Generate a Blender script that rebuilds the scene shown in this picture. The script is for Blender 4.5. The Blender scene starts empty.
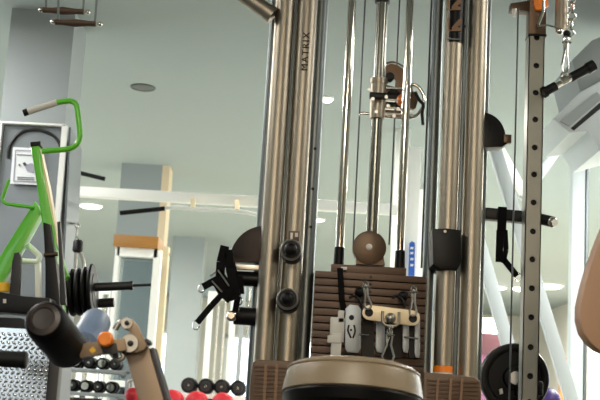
import bpy, bmesh, math, random
from mathutils import Vector, Matrix
random.seed(7)
C = bpy.context.scene.collection
PI = math.pi
V = Vector

# ------------------------------------------------------------------ camera
F = 1150.0
CAM = V((0, 0, .55))
RC = Matrix.Rotation(math.radians(90 + 10.5), 3, 'X') @ Matrix.Rotation(math.radians(3.3), 3, 'Z')
cd = bpy.data.cameras.new('camera'); cam = bpy.data.objects.new('camera', cd); C.objects.link(cam)
cam.matrix_world = Matrix.Translation(CAM) @ RC.to_4x4()
cd.sensor_width = 36; cd.lens = F / 600 * 36; cd.clip_start = .05; cd.clip_end = 200
cd.dof.use_dof = True; cd.dof.focus_distance = 4.05; cd.dof.aperture_fstop = 7.5
bpy.context.scene.camera = cam

def P(px, py, Y):                       # point of the photograph at distance Y
    d = RC @ V(((px - 300) / F, -(py - 200) / F, -1))
    return CAM + d * (Y / d.y)
def PZ(px, py, z):
    d = RC @ V(((px - 300) / F, -(py - 200) / F, -1))
    return CAM + d * ((z - CAM.z) / d.z)
def m_(px, Y): return px * Y / F        # pixels to metres

# ------------------------------------------------------------------ materials
def lin(c):
    return tuple((x / 255 / 12.92) if x / 255 <= .04045 else ((x / 255 + .055) / 1.055) ** 2.4 for x in c) + (1,)
def mat(name, rgb, rough=.5, metal=0., var=.08, scale=12., bump=0., stretch=(1, 1, 1), coat=0., bscale=None, spec=None):
    m = bpy.data.materials.new(name); m.use_nodes = True
    nt = m.node_tree; n = nt.nodes; l = nt.links
    b = n['Principled BSDF']
    tc = n.new('ShaderNodeTexCoord'); mp = n.new('ShaderNodeMapping'); mp.inputs['Scale'].default_value = stretch
    l.new(tc.outputs['Object'], mp.inputs[0])
    no = n.new('ShaderNodeTexNoise'); no.inputs['Scale'].default_value = scale; no.inputs['Detail'].default_value = 4
    l.new(mp.outputs[0], no.inputs[0])
    mx = n.new('ShaderNodeMix'); mx.data_type = 'RGBA'
    c = lin(rgb)
    mx.inputs[6].default_value = tuple(max(0, x * (1 - var)) for x in c[:3]) + (1,)
    mx.inputs[7].default_value = tuple(min(1, x * (1 + var)) for x in c[:3]) + (1,)
    l.new(no.outputs[0], mx.inputs[0]); l.new(mx.outputs[2], b.inputs['Base Color'])
    b.inputs['Roughness'].default_value = rough; b.inputs['Metallic'].default_value = metal
    if spec is not None: b.inputs['Specular IOR Level'].default_value = spec
    if coat: b.inputs['Coat Weight'].default_value = coat
    if bump:
        bn = n.new('ShaderNodeTexNoise'); bn.inputs['Scale'].default_value = bscale or scale * 6
        l.new(mp.outputs[0], bn.inputs[0])
        bp = n.new('ShaderNodeBump'); bp.inputs['Strength'].default_value = bump; bp.inputs['Distance'].default_value = .002
        l.new(bn.outputs[0], bp.inputs['Height']); l.new(bp.outputs[0], b.inputs['Normal'])
    return m
def emit(name, rgb, s):
    m = bpy.data.materials.new(name); m.use_nodes = True
    nt = m.node_tree; b = nt.nodes['Principled BSDF']
    b.inputs['Base Color'].default_value = lin(rgb); b.inputs['Emission Color'].default_value = lin(rgb)
    b.inputs['Emission Strength'].default_value = s
    return m
M = dict(
    champ=mat('champagne_metal', (158, 149, 134), .42, 1, .03, 3),
    champ2=mat('pewter_metal', (112, 118, 118), .42, 1, .03, 3),
    steelblue=mat('rail_metal', (104, 120, 128), .3, 1, .05, 6),
    chrome=mat('chrome', (222, 218, 210), .1, 1, .03, 5),
    polished=mat('worn_chrome', (138, 138, 130), .22, 1, .22, 14, .2),
    post=mat('satin_post', (150, 150, 142), .4, 1, .12, 10),
    steel=mat('brushed_steel', (176, 174, 168), .32, 1, .08, 20),
    brownsteel=mat('bronze_plate', (84, 68, 54), .38, .7, .08, 18),
    stack=mat('stack_brown', (88, 68, 54), .45, .35, .1, 10, .1),
    shroud=mat('shroud_brown', (98, 76, 56), .5, .1, .12, 14, .1),
    shroudrib=mat('shroud_light', (128, 98, 72), .5, .15, .1, 14),
    black=mat('black_plastic', (9, 9, 10), .4, 0, .15, 14, .1, spec=.22),
    rubber=mat('black_rubber', (9, 9, 10), .5, 0, .2, 30, .3, spec=.25),
    webbing=mat('black_webbing', (9, 9, 11), .8, 0, .2, 90, .5, spec=.15),
    cable=mat('cable_coat', (52, 56, 60), .4, 0, .1, 40),
    cover=mat('cover_brown', (40, 32, 27), .4, .5, .1, 5, spec=.3),
    green=mat('green_paint', (92, 190, 34), .35, 0, .06, 10, coat=.3),
    cream=mat('cream_metal', (232, 214, 178), .42, .25, .05, 20),
    greyplate=mat('grey_bracket', (150, 156, 160), .42, .6, .08, 20),
    whiteplastic=mat('white_plastic', (206, 204, 196), .45, 0, .04, 20),
    gripbrown=mat('grip_brown', (74, 54, 38), .5, 0, .12, 14),
    orange=mat('orange_plastic', (240, 130, 24), .4, 0, .08, 12),
    leather=mat('tan_leather', (138, 123, 100), .34, 0, .07, 6, .25, bscale=420),
    leather2=mat('brown_leather', (172, 134, 104), .5, 0, .06, 6, .25, bscale=420),
    foam=mat('foam_black', (7, 7, 8), .5, 0, .15, 12, .15, bscale=200, spec=.12),
    foamcap=mat('foam_cap_brown', (34, 22, 16), .4, .1, .15, 9),
    foamblue=mat('foam_slate', (112, 130, 158), .45, 0, .08, 10, .2, bscale=200),
    taupe=mat('taupe_paint', (140, 120, 98), .42, .3, .05, 10),
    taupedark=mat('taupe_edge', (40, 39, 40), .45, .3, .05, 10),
    tread=mat('tread_plate', (196, 200, 200), .22, 1, .08, 8),
    white=mat('white_paint', (242, 244, 240), .45, 0, .03, 8),
    column=mat('column_paint', (150, 158, 160), .7, 0, .03, 3, .05),
    colside=mat('cream_side_paint', (226, 206, 176), .7, 0, .03, 3),  # cream tone carries the light on the second column's side
    ceil=mat('ceiling_paint', (150, 160, 159), .85, 0, .02, 1.5, .05),
    pale=mat('pale_blue_paint', (204, 214, 218), .5, 0, .03, 8),
    wall=mat('wall_paint', (214, 212, 202), .8, 0, .03, 2),
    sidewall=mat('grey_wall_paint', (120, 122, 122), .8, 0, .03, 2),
    mats=mat('dark_rubber_mat', (52, 52, 54), .7, 0, .2, 50, .2),
    wallpink=mat('pink_wall_paint', (124, 80, 114), .8, 0, .04, 2),
    maroon=mat('maroon_paint', (64, 22, 34), .6, 0, .06, 4),
    floor=mat('light_floor', (190, 190, 178), .55, 0, .15, 60, .2),
    wood=mat('honey_wood', (160, 112, 48), .45, 0, .16, 5, .05, stretch=(1, 8, 8)),
    wood2=mat('orange_wood', (196, 120, 66), .5, 0, .1, 5, stretch=(8, 8, 1)),
    mirror=mat('mirror_glass', (170, 182, 186), .06, 1, .01, 3),
    dull=mat('dull_mirror', (118, 126, 130), .45, .5, .1, 3),
    paper=mat('poster_paper', (226, 232, 236), .6, 0, .02, 8),
    ink=mat('poster_ink', (52, 56, 66), .6, 0, .02, 8),
    inkgrey=mat('poster_grey', (150, 152, 168), .6, 0, .1, 8),
    red=mat('red_plastic', (206, 40, 52), .35, 0, .06, 8),
    blue=mat('sign_blue', (44, 96, 190), .5, 0, .05, 8),
    purple=mat('purple_plastic', (70, 48, 130), .45, 0, .05, 8),
    dark=mat('dark_void', (10, 10, 11), .7, 0, .1, 8),
    grille=mat('speaker_grille', (92, 98, 96), .6, .2, .1, 30),
    yellow=mat('sticker_yellow', (232, 184, 40), .5, 0, .05, 30),
    lamp=emit('lamp_glow', (255, 250, 236), 14),
    lampfar=emit('lamp_glow_far', (255, 250, 240), 9),
    daylight=emit('window_daylight', (232, 244, 255), 3.2),  # cool glow for the added wall panels
    warmlight=emit('window_warm', (255, 226, 188), 10),  # warm glow for the added panel behind the camera
)

# ------------------------------------------------------------------ geometry helpers (world coordinates)
def frame(ax):
    ax = V(ax).normalized()
    u = ax.cross(V((0, 0, 1)))
    if u.length < 1e-3: u = V((1, 0, 0))
    u.normalize(); return u, ax.cross(u).normalized(), ax
def add_box(bm, c, s, R=None, bev=0.):
    t = bmesh.new(); bmesh.ops.create_cube(t, size=1)
    for v in t.verts: v.co = V((v.co.x * s[0], v.co.y * s[1], v.co.z * s[2]))
    if bev: bmesh.ops.bevel(t, geom=t.edges[:], offset=bev, segments=2, affect='EDGES', profile=.6)
    for v in t.verts:
        v.co = (R @ v.co if R is not None else v.co) + V(c)
    merge(bm, t)
def merge(bm, t):
    mp = {v: bm.verts.new(v.co) for v in t.verts}
    for f in t.faces:
        try: bm.faces.new([mp[v] for v in f.verts])
        except ValueError: pass
    t.free()
def add_bar(bm, a, b, w, h, up=(0, 1, 0), bev=0.):      # rectangular bar from a to b
    a = V(a); b = V(b); z = (b - a).normalized(); u = V(up).cross(z).normalized(); v = z.cross(u)
    R = Matrix((u, v, z)).transposed()
    add_box(bm, (a + b) / 2, (w, h, (b - a).length), R, bev)
def add_tube(bm, pts, r, seg=14, caps=True, closed=False):
    pts = [V(p) for p in pts]; n = len(pts); rs = r if isinstance(r, (list, tuple)) else [r] * n
    rings = []; pu = None
    for i, p in enumerate(pts):
        if closed: t = (pts[(i + 1) % n] - pts[i - 1])
        else: t = (pts[min(i + 1, n - 1)] - pts[max(i - 1, 0)])
        t.normalize()
        if pu is None: u, w, _ = frame(t)
        else:
            u = (pu - t * pu.dot(t))
            if u.length < 1e-4: u, w, _ = frame(t)
            u.normalize()
        w = t.cross(u); pu = u
        rings.append([bm.verts.new(p + (u * math.cos(2 * PI * k / seg) + w * math.sin(2 * PI * k / seg)) * rs[i]) for k in range(seg)])
    for i in range(n if closed else n - 1):
        A, B = rings[i], rings[(i + 1) % n]
        for k in range(seg): bm.faces.new((A[k], A[(k + 1) % seg], B[(k + 1) % seg], B[k]))
    if caps and not closed:
        bm.faces.new(rings[0][::-1]); bm.faces.new(rings[-1])
def add_lathe(bm, o, ax, prof, seg=28):                  # prof: (distance along axis, radius)
    u, w, ax = frame(ax); o = V(o); rings = []
    for d, r in prof:
        rings.append([bm.verts.new(o + ax * d + (u * math.cos(2 * PI * k / seg) + w * math.sin(2 * PI * k / seg)) * max(r, 1e-5)) for k in range(seg)])
    for A, B in zip(rings, rings[1:]):
        for k in range(seg): bm.faces.new((A[k], A[(k + 1) % seg], B[(k + 1) % seg], B[k]))
    bm.faces.new(rings[0][::-1]); bm.faces.new(rings[-1])
def add_ring(bm, c, ax, R, r, seg=24, a0=0, a1=2 * PI, sx=1., sy=1.):
    u, w, ax = frame(ax); full = abs(a1 - a0 - 2 * PI) < 1e-4
    n = seg if full else seg + 1
    pts = [V(c) + (u * math.cos(a0 + (a1 - a0) * k / seg) * sx + w * math.sin(a0 + (a1 - a0) * k / seg) * sy) * R for k in range(n)]
    add_tube(bm, pts, r, 8, closed=full)
def add_ball(bm, c, r, s=(1, 1, 1)):
    t = bmesh.new(); bmesh.ops.create_uvsphere(t, u_segments=18, v_segments=12, radius=r)
    for v in t.verts: v.co = V((v.co.x * s[0], v.co.y * s[1], v.co.z * s[2])) + V(c)
    merge(bm, t)
def add_prism(bm, pts, th, d=(0, 1, 0), bev=0.):         # closed outline extruded along d
    t = bmesh.new(); d = V(d).normalized() * th
    a = [t.verts.new(V(p)) for p in pts]; b = [t.verts.new(V(p) + d) for p in pts]
    n = len(a); t.faces.new(a); t.faces.new(b[::-1])
    for i in range(n): t.faces.new((a[i], b[i], b[(i + 1) % n], a[(i + 1) % n]))
    bmesh.ops.recalc_face_normals(t, faces=t.faces[:])
    if bev:
        es = [e for e in t.edges if (e.verts[0] in a) == (e.verts[1] in a)]
        bmesh.ops.bevel(t, geom=es, offset=bev, segments=2, affect='EDGES', profile=.6)
    merge(bm, t)
def pix(pts, Y): return [P(x, y, Y) for x, y in pts]
def arc(cx, cy, r, a0, a1, n=12, ry=None):
    ry = ry or r
    return [(cx + r * math.cos(math.radians(a0 + (a1 - a0) * k / n)), cy + ry * math.sin(math.radians(a0 + (a1 - a0) * k / n))) for k in range(n + 1)]
def smoothpath(pts, r=.03, n=5):                         # rounds the corners of a path
    pts = [V(p) for p in pts]; out = [pts[0]]
    for i in range(1, len(pts) - 1):
        a, b, c = pts[i - 1], pts[i], pts[i + 1]
        ra = min(r, (a - b).length * .45, (c - b).length * .45)
        s = b + (a - b).normalized() * ra; e = b + (c - b).normalized() * ra
        for k in range(n + 1):
            t = k / n; out.append(s * (1 - t) ** 2 + b * 2 * t * (1 - t) + e * t * t)
    out.append(pts[-1]); return out

ORG = {}
def part(name, fill, m, parent, label=None, smooth=True):
    """one mesh object; fill(bm) draws it in world coordinates"""
    bm = bmesh.new(); fill(bm)
    o0 = ORG[parent.name] if parent else V()
    for v in bm.verts: v.co -= o0
    bmesh.ops.recalc_face_normals(bm, faces=bm.faces[:])
    if smooth:
        for f in bm.faces: f.smooth = True
        for e in bm.edges:
            if len(e.link_faces) == 2 and e.calc_face_angle(0) > math.radians(38): e.smooth = False
    me = bpy.data.meshes.new(name); bm.to_mesh(me); bm.free()
    me.materials.append(M[m])
    o = bpy.data.objects.new(name, me); C.objects.link(o)
    if parent: o.parent = parent
    ORG[o.name] = o0
    if label: o['label'] = label
    return o
def thing(name, label, cat, loc, group=None):
    """an Empty at the thing's base that parents its parts"""
    o = bpy.data.objects.new(name, None); o.empty_display_size = .05; C.objects.link(o); o.location = V(loc)
    o['label'] = label; o['category'] = cat
    if group: o['group'] = group
    ORG[o.name] = V(loc)
    return o
def struct(name, fill, m):
    o = part(name, fill, m, None); o['kind'] = 'structure'; return o
def single(name, fill, m, label, cat, group=None):
    o = part(name, fill, m, None); o['label'] = label; o['category'] = cat
    if group: o['group'] = group
    return o
def dup(root, loc, label, mats=None, rotz=0):
    r = root.copy(); C.objects.link(r); r.location = V(loc); r.rotation_euler.z = rotz; r['label'] = label
    def rec(src, dst):
        for ch in [c for c in bpy.data.objects if c.parent == src]:
            c = ch.copy(); C.objects.link(c); c.parent = dst; rec(ch, c)
    rec(root, r); return r
def L(f, *a, **k): return lambda bm: f(bm, *a, **k)

# ------------------------------------------------------------------ the room
CZ = 2.9
XL, XR, YB, YF = -6.2, 5.2, 25.0, -5.0
struct('floor', L(add_box, ((XL + XR) / 2, (YB + YF) / 2, -.05), (XR - XL, YB - YF, .1)), 'floor')
struct('ceiling', L(add_box, ((XL + XR) / 2, (YB + YF) / 2, CZ + .05), (XR - XL, YB - YF, .1)), 'ceil')
struct('wall_back', L(add_box, ((XL + XR) / 2, YB + .1, CZ / 2), (XR - XL, .2, CZ)), 'wall')
struct('wall_front', L(add_box, ((XL + XR) / 2, YF - .1, CZ / 2), (XR - XL, .2, CZ)), 'sidewall')
struct('floor_mat', L(add_box, (-.3, 1.6, .004), (6.4, 8.6, .008)), 'mats')  # unseen dark mat added to keep bounced light off the near ceiling
struct('wall_left', L(add_box, (XL - .1, (YB + YF) / 2, CZ / 2), (.2, YB - YF, CZ)), 'sidewall')
struct('wall_right', L(add_box, (XR + .1, (YB + YF) / 2, CZ / 2), (.2, YB - YF, CZ)), 'wall')
# low coloured partition in front of the back wall on the right
def wall_part(x0, x1, Y, z0, z1): return L(add_box, ((x0 + x1) / 2, Y, (z0 + z1) / 2), (x1 - x0, .12, z1 - z0))
xa, xb = P(470, 350, 20).x, P(504, 350, 20).x
struct('wall_partition', wall_part(xa, xb, 20, 0, P(520, 355, 20).z), 'wallpink')
struct('trim_partition', wall_part(xa, xb, 19.98, P(488, 355, 20).z, P(488, 333.5, 20).z), 'maroon')
# columns: px centre at the ceiling, distance, width, name number
def column(n, px0, px1, py, side=True, m='column'):
    a = PZ(px0, py, CZ); Y = a.y; b = P(px1, py, Y); w = b.x - a.x
    struct('trim_%d' % n, L(add_box, ((a.x + b.x) / 2, Y + w / 2, CZ / 2), (w, w, CZ)), m)
    return a.x, b.x, Y, w
c1 = column(1, 12, 76, 8)
c2 = column(2, 122, 163, 163)
c3 = column(3, 174, 205, 236)
c4 = column(4, 397, 411, 128, m='white')
# second column's lit right side, the light put into its cream colour
struct('trim_5', L(add_box, (c2[1] + .035, c2[2] + .15, CZ / 2), (.07, .3, CZ)), 'colside')
# glowing panels added in the walls to brighten room and metal, framed like windows
def window(n, c, s, frame_ax, m='daylight', sd=-1):
    o = struct('window_%d' % n, lambda bm: add_box(bm, c, s), m)
    def fr(bm):
        cx, cy, cz = c; t = .07
        if frame_ax == 'y':
            w, h = s[0], s[2]
            for dx in (-w / 2, 0, w / 2): add_box(bm, (cx + dx, cy + sd * .04, cz), (t, .08, h + t))
            for dz in (-h / 2, h / 2): add_box(bm, (cx, cy + sd * .04, cz + dz), (w + t, .08, t))
        else:
            sg = 1 if cx < 0 else -1; w, h = s[1], s[2]
            for dy in (-w / 2, 0, w / 2): add_box(bm, (cx + sg * .04, cy + dy, cz), (.08, t, h + t))
            for dz in (-h / 2, h / 2): add_box(bm, (cx + sg * .04, cy, cz + dz), (.08, w + t, t))
    part('window_frame', fr, 'white', o)
window(1, (-3.2, YB - .02, 1.35), (2.0, .04, 1.5), 'y')
window(2, (-.2, YB - .02, 1.35), (2.4, .04, 1.5), 'y')
window(5, (.1, YF + .02, 1.6), (1.2, .04, 1.9), 'y', 'warmlight', 1)
window(6, (-3.6, YF + .02, 1.55), (2.0, .04, 1.9), 'y', 'daylight', 1)
window(3, (XR - .02, 10, 1.45), (.04, 4.0, 1.9), 'x')
window(4, (XL + .02, 9, 1.45), (.04, 4.0, 1.9), 'x')

# ceiling lights
def downlight(c, r, label, glow='lamp', e=0, grp='round ceiling lights', d=.3):
    t = thing('ceiling_light', label, 'ceiling light', (c.x, c.y, CZ), grp)
    part('light_rim', lambda bm: add_lathe(bm, (c.x, c.y, CZ), (0, 0, -1), [(0, r * 1.15), (.012, r * 1.15), (.02, r * 1.02), (.012, r * .98)], 32), 'white', t)
    part('diffuser', lambda bm: add_lathe(bm, (c.x, c.y, CZ - .004), (0, 0, -1), [(0, r), (r * d * .3, r * .97), (r * d * .7, r * .75), (r * d, .001)], 32), glow, t)
    if e:
        ld = bpy.data.lights.new('lamp_light', 'AREA'); ld.shape = 'DISK'; ld.size = r * 2; ld.energy = e; ld.color = (1, .95, .86)
        lo = bpy.data.objects.new('lamp_light', ld); C.objects.link(lo); lo.parent = t; lo.location = (0, 0, -.07 - r * .6)
    return t
downlight(PZ(91, 205, CZ), .13, 'round glowing ceiling light left of the wood-topped mirror', e=60)
downlight(PZ(327, 97, CZ), .045, 'small bright round ceiling light just right of the tall tube pair', e=30, d=.9)
downlight(PZ(317, 219, CZ), .09, 'round ceiling light seen below the white crossbar beside the guide rods', 'lampfar', e=40)
downlight(PZ(523, 288, CZ), .18, 'far ceiling light partly hidden behind the perforated chrome post', 'lampfar', e=90)
downlight(PZ(549, 285, CZ), .22, 'far ceiling light just right of the perforated chrome post', 'lampfar', e=90)
downlight(PZ(498, 287, CZ), .14, 'far ceiling light left of the perforated chrome post', 'lampfar', e=60)
# fill strips added out of view, behind the camera and over the room
def strip(c, s, e, col=(1, .93, .8), glow='lamp'):
    t = thing('strip_light', 'long white strip light fixed to the ceiling outside the picture', 'ceiling light', (c[0], c[1], CZ), 'strip lights')
    part('light_housing', lambda bm: add_box(bm, (c[0], c[1], CZ - .03), (s[0] + .06, s[1] + .06, .06)), 'white', t)
    ld = bpy.data.lights.new('lamp_light', 'AREA'); ld.shape = 'RECTANGLE'; ld.size = s[0]; ld.size_y = s[1]; ld.energy = e; ld.color = col
    lo = bpy.data.objects.new('lamp_light', ld); C.objects.link(lo); lo.parent = t; lo.location = (0, 0, -.09)
    part('diffuser', lambda bm: add_box(bm, (c[0], c[1], CZ - .065), (s[0], s[1], .012)), glow, t)
strip((-1.2, -.8), (.14, 1.5), 22)
strip((.15, -.6), (.3, 1.6), 60, (1, .9, .74))
for x, y in ((-2.7, 6.2), (2.6, 6.4)): strip((x, y), (.2, 2.0), 90, (1, .98, .95))
for x, y in ((-2.6, 3.2), (2.6, 3.0)): strip((x, y), (.2, 1.6), 34, (1, .97, .92))
for x, y, e in ((-3.6, 12, 190), (4.2, 10.5, 270), (4.4, 15, 270), (-4.6, 18, 190)): strip((x, y), (.2, 2.4), e, (1, .95, .84))

# ceiling speaker
s = PZ(143, 87, CZ)
t = thing('ceiling_speaker', 'dark round speaker grille set in the grey ceiling', 'speaker', (s.x, s.y, CZ))
part('rim', lambda bm: add_ring(bm, (s.x, s.y, CZ - .004), (0, 0, 1), .088, .008, 32), 'grille', t)
part('grille', lambda bm: add_lathe(bm, (s.x, s.y, CZ), (0, 0, -1), [(0, .086), (.004, .086), (.010, .05), (.011, .001)], 32), 'grille', t)

# ------------------------------------------------------------------ the cable machine
Y0 = 4.0
def X(px, Y=Y0, py=200): return P(px, py, Y).x
def Zp(px, py, Y=Y0): return P(px, py, Y).z
ZT = 2.55
mc = thing('cable_machine', 'tall bronze and chrome cable machine with a brown weight stack in its middle', 'gym machine', (X(367), Y0, 0))
def vt(px, Y, rpx, z0=.04, z1=ZT, py=200, seg=48):
    x = X(px, Y, py); return lambda bm: add_tube(bm, [(x, Y, z0), (x, Y, z1)], m_(rpx, Y), seg)
part('column_tube', vt(273, 3.97, 10), 'champ', mc)
part('column_tube', vt(296, 3.98, 10.5), 'champ', mc)
part('column_tube', vt(448.5, 3.97, 9.5), 'champ', mc)
part('column_tube', vt(472.5, 3.98, 10), 'champ', mc)
for px, Y, r in ((262.5, 4.06, 4.5), (285, 4.08, 5), (311, 4.05, 7), (431, 4.05, 6), (460, 4.08, 5), (482, 4.08, 4)):
    part('side_rail', vt(px, Y, r), 'champ2', mc)
part('guide_rod', vt(342, 4.06, 4.4, .3), 'chrome', mc)
part('guide_rod', vt(402, 4.06, 4.2, .3), 'chrome', mc)
XP = X(373.3, 4.06)
part('centre_pole', lambda bm: add_tube(bm, [(XP, 4.06, Zp(372, 235, 4.06)), (XP, 4.06, ZT)], m_(6, 4.06), 24), 'polished', mc)
part('pole_collar', lambda bm: add_tube(bm, [(XP, 4.06, Zp(382, 3, 4.06)), (XP, 4.06, Zp(382, -4, 4.06))], m_(8, 4.06), 24), 'black', mc)
for (a, b, Y) in (((364, 0), (354.5, 245), 4.12), ((399, 0), (390, 245), 4.12), ((431, 0), (422, 268), 4.0)):
    p, q = P(a[0], a[1], Y), P(b[0], b[1], Y); x = (p.x + q.x) / 2
    part('steel_cable', lambda bm: add_tube(bm, [(x, Y, q.z), (x, Y, ZT)], .0035, 8), 'cable', mc)
# head and base beams
part('head_beam', lambda bm: (add_box(bm, ((X(285) + X(460)) / 2, 4.03, ZT + .06), (X(490) - X(255), .2, .12), None, .015)), 'champ', mc)
part('base_beam', lambda bm: (add_box(bm, ((X(285) + X(460)) / 2, 4.03, .04), (X(486) - X(256), .5, .08), None, .015)), 'champ', mc)
part('cross_brace', lambda bm: (add_tube(bm, [P(180, -50, 3.95), P(269, 13, 3.95)], m_(8.5, 3.95), 20),
     add_tube(bm, [P(267, 11.5, 3.95), P(273, 16, 3.95)], m_(9.3, 3.95), 20)), 'champ', mc)
# small screws on the rails
def screws(px, Y, ys):
    def f(bm):
        x = X(px, Y)
        for y in ys:
            z = P(px, y, Y).z
            add_lathe(bm, (x, Y - m_(6, Y), z), (0, -1, 0), [(0, .006), (.003, .006), (.005, .003)], 10)
    return f
for q in (190, 228, 150): part('screw', screws(312, 4.05, [q]), 'black', mc)
part('screw', screws(458, 4.08, [28]), 'black', mc)

# weight stack
xs0, xs1 = X(313.5, 4.05, 300), X(424, 4.05, 300); xc = (xs0 + xs1) / 2
ztop = Zp(367, 273.3, 3.99); pitch = m_(7.5, 4.0)
def plate_bm(z, w=None, h=None):
    def f(bm):
        add_box(bm, (xc, 4.06, z - (h or pitch * .86) / 2), (w or (xs1 - xs0), .13, h or pitch * .86), None, .0022)
    return f
k = 0
while ztop - k * pitch > .42:
    z = ztop - k * pitch
    wp = part('weight_plate', plate_bm(z), 'stack', mc)
    part('selector_hole', lambda bm: add_lathe(bm, (xc, 3.9955, z - pitch * .43), (0, -1, 0), [(0, .0045), (.0012, .0045)], 12), 'dark', wp)
    part('weight_mark', lambda bm: (add_box(bm, (xc + .05, 3.9945, z - pitch * .43), (.022, .001, .004)), add_box(bm, (xc - .05, 3.9945, z - pitch * .43), (.016, .001, .004))), 'brownsteel', wp)
    k += 1
part('stack_support', lambda bm: (add_box(bm, (xs0 + .06, 4.06, .21), (.06, .1, .36)), add_box(bm, (xs1 - .06, 4.06, .21), (.06, .1, .36))), 'stack', mc)
tp = part('top_plate', lambda bm: (add_box(bm, ((X(331, 4.05, 268) + X(405, 4.05, 268)) / 2, 4.06, ztop + m_(4.4, 4)), (X(405, 4.05) - X(331, 4.05), .1, m_(8, 4)), None, .003)), 'stack', mc)
part('bumper', lambda bm: add_lathe(bm, (X(342, 4.06), 4.06, ztop + m_(8, 4)), (0, 0, 1), [(0, m_(5.6, 4)), (m_(19, 4), m_(5.2, 4)), (m_(20, 4), m_(4.2, 4))]), 'rubber', mc)
part('bumper', lambda bm: add_lathe(bm, (X(402.5, 4.06), 4.06, ztop + m_(8, 4)), (0, 0, 1), [(0, m_(5.6, 4)), (m_(19, 4), m_(5.2, 4)), (m_(20, 4), m_(4.2, 4))]), 'rubber', mc)
part('stop_clip', lambda bm: add_box(bm, P(344, 268.5, 3.995), (m_(6, 4), .012, m_(3, 4)), None, .001), 'whiteplastic', mc)
pl = part('stack_pulley', lambda bm: (add_lathe(bm, P(369.5, 247.5, 3.99), (0, 1, 0), [(0, m_(15.5, 4)), (.002, m_(17, 4)), (.018, m_(17, 4)), (.024, m_(14, 4)), (.03, m_(17, 4)), (.044, m_(17, 4))], 40),
     add_prism(bm, pix([(356, 252), (383, 254), (385, 265), (356, 264)], 3.995), .05)), 'brownsteel', mc)
part('pulley_bolt', lambda bm: add_lathe(bm, P(369, 247, 3.99), (0, -1, 0), [(0, m_(3.3, 4)), (.004, m_(3.2, 4)), (.007, m_(2, 4))]), 'whiteplastic', pl)
part('selector_strap', lambda bm: add_prism(bm, pix([(337, 268), (343, 268), (345, 300), (348, 316), (342, 317), (339, 300)], 3.975), .005), 'webbing', mc)

# maker's lettering up the second tube
def text_bm(txt, size, mtx, ext):
    cu = bpy.data.curves.new('t', 'FONT'); cu.body = txt; cu.size = size; cu.extrude = ext; cu.align_x = 'LEFT'; cu.space_character = 1.25
    o = bpy.data.objects.new('t', cu); C.objects.link(o)
    bpy.context.view_layer.update()
    me = bpy.data.meshes.new_from_object(o.evaluated_get(bpy.context.evaluated_depsgraph_get()))
    bpy.data.objects.remove(o); bpy.data.curves.remove(cu)
    def f(bm):
        t = bmesh.new(); t.from_mesh(me)
        for v in t.verts: v.co = mtx @ v.co
        merge(bm, t)
    return f
rt = 3.98 - m_(10.5, 3.98)
b = P(307.5, 71, rt - .0015); tpz = P(309, 25, rt).z
mt = Matrix.Translation(b) @ Matrix(((0, -1, 0), (0, 0, -1), (1, 0, 0))).to_4x4()
# letters run upwards: text x -> world z, text y -> world -x
mt = Matrix.Translation(b) @ Matrix(((0, -1, 0, 0), (0, 0, -1, 0), (1, 0, 0, 0), (0, 0, 0, 1)))
part('lettering', text_bm('MATRIX', .034, mt, .002), 'dark', mc, 'MATRIX lettering reading upwards')
# dark sleeve with a bronze emblem
xe = X(449, 3.97); r_ = m_(9.9, 3.97)
sl = part('emblem_sleeve', lambda bm: add_tube(bm, [(xe, 3.97, Zp(453, 41, 3.93)), (xe, 3.97, Zp(453, -30, 3.93))], r_, 28), 'black', mc)
ye = 3.97 - r_ - .003
for dy in (-3, 18):
    part('emblem', lambda bm: add_prism(bm, pix([(x, y + dy) for x, y in [(449, 12), (452, 12), (452, 9), (459, 1), (462, 1), (462, 5), (457, 9), (461, 10), (461, 13), (449, 13)]], ye), .006), 'shroudrib', sl)
    part('emblem_bar', lambda bm: add_prism(bm, pix([(x, y + dy) for x, y in [(447.5, 0), (449, 0), (449, 12), (447.5, 12)]], ye), .006), 'shroudrib', sl)
part('sleeve_line', lambda bm: add_prism(bm, pix([(447, 38), (461, 39), (461, 40), (447, 39)], ye + .001), .006), 'champ2', sl)

# knobs (pegs pointing to the camera), label plate
for (x, y) in ((291, 250), (287.5, 299)):
    kb = part('adjustment_knob', lambda bm: add_lathe(bm, P(x + 1, y + 4, 3.96), (-.05, -1, .03), [(0, m_(11, 4)), (.05, m_(11.5, 4)), (.07, m_(10.8, 4)), (.075, m_(9, 4))]), 'black', mc)
    part('knob_ring', lambda bm: add_ring(bm, P(x, y, 3.885), (-.05, -1, .03), m_(9.6, 4), m_(1.3, 4), 32), 'steel', kb)
    part('knob_grip', lambda bm: add_ball(bm, P(x - .3, y - .5, 3.87), m_(6.8, 3.9)), 'rubber', kb)
lp = part('label_plate', lambda bm: add_box(bm, P(294, 236, 3.98 - m_(10.9, 4)), (m_(11, 4), .006, m_(10, 4)), None, .002), 'stack', mc)
part('label_mark', lambda bm: (add_box(bm, P(291.5, 236, 3.94), (m_(2.4, 4), .004, m_(6.5, 4))), add_box(bm, P(296.5, 235, 3.94), (m_(3, 4), .004, m_(4, 4)))), 'whiteplastic', lp)

# black clamp on the right tube
cl = part('tube_clamp', lambda bm: (add_prism(bm, pix([(432, 229), (447, 228), (461, 230), (462, 262), (458, 269), (440, 269), (433, 264)], 3.90), .16, bev=.006)), 'black', mc)
part('clamp_bolt', lambda bm: add_lathe(bm, P(445, 231.5, 3.9), (0, -1, 0), [(0, .006), (.004, .005)], 12), 'steel', cl)
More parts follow.
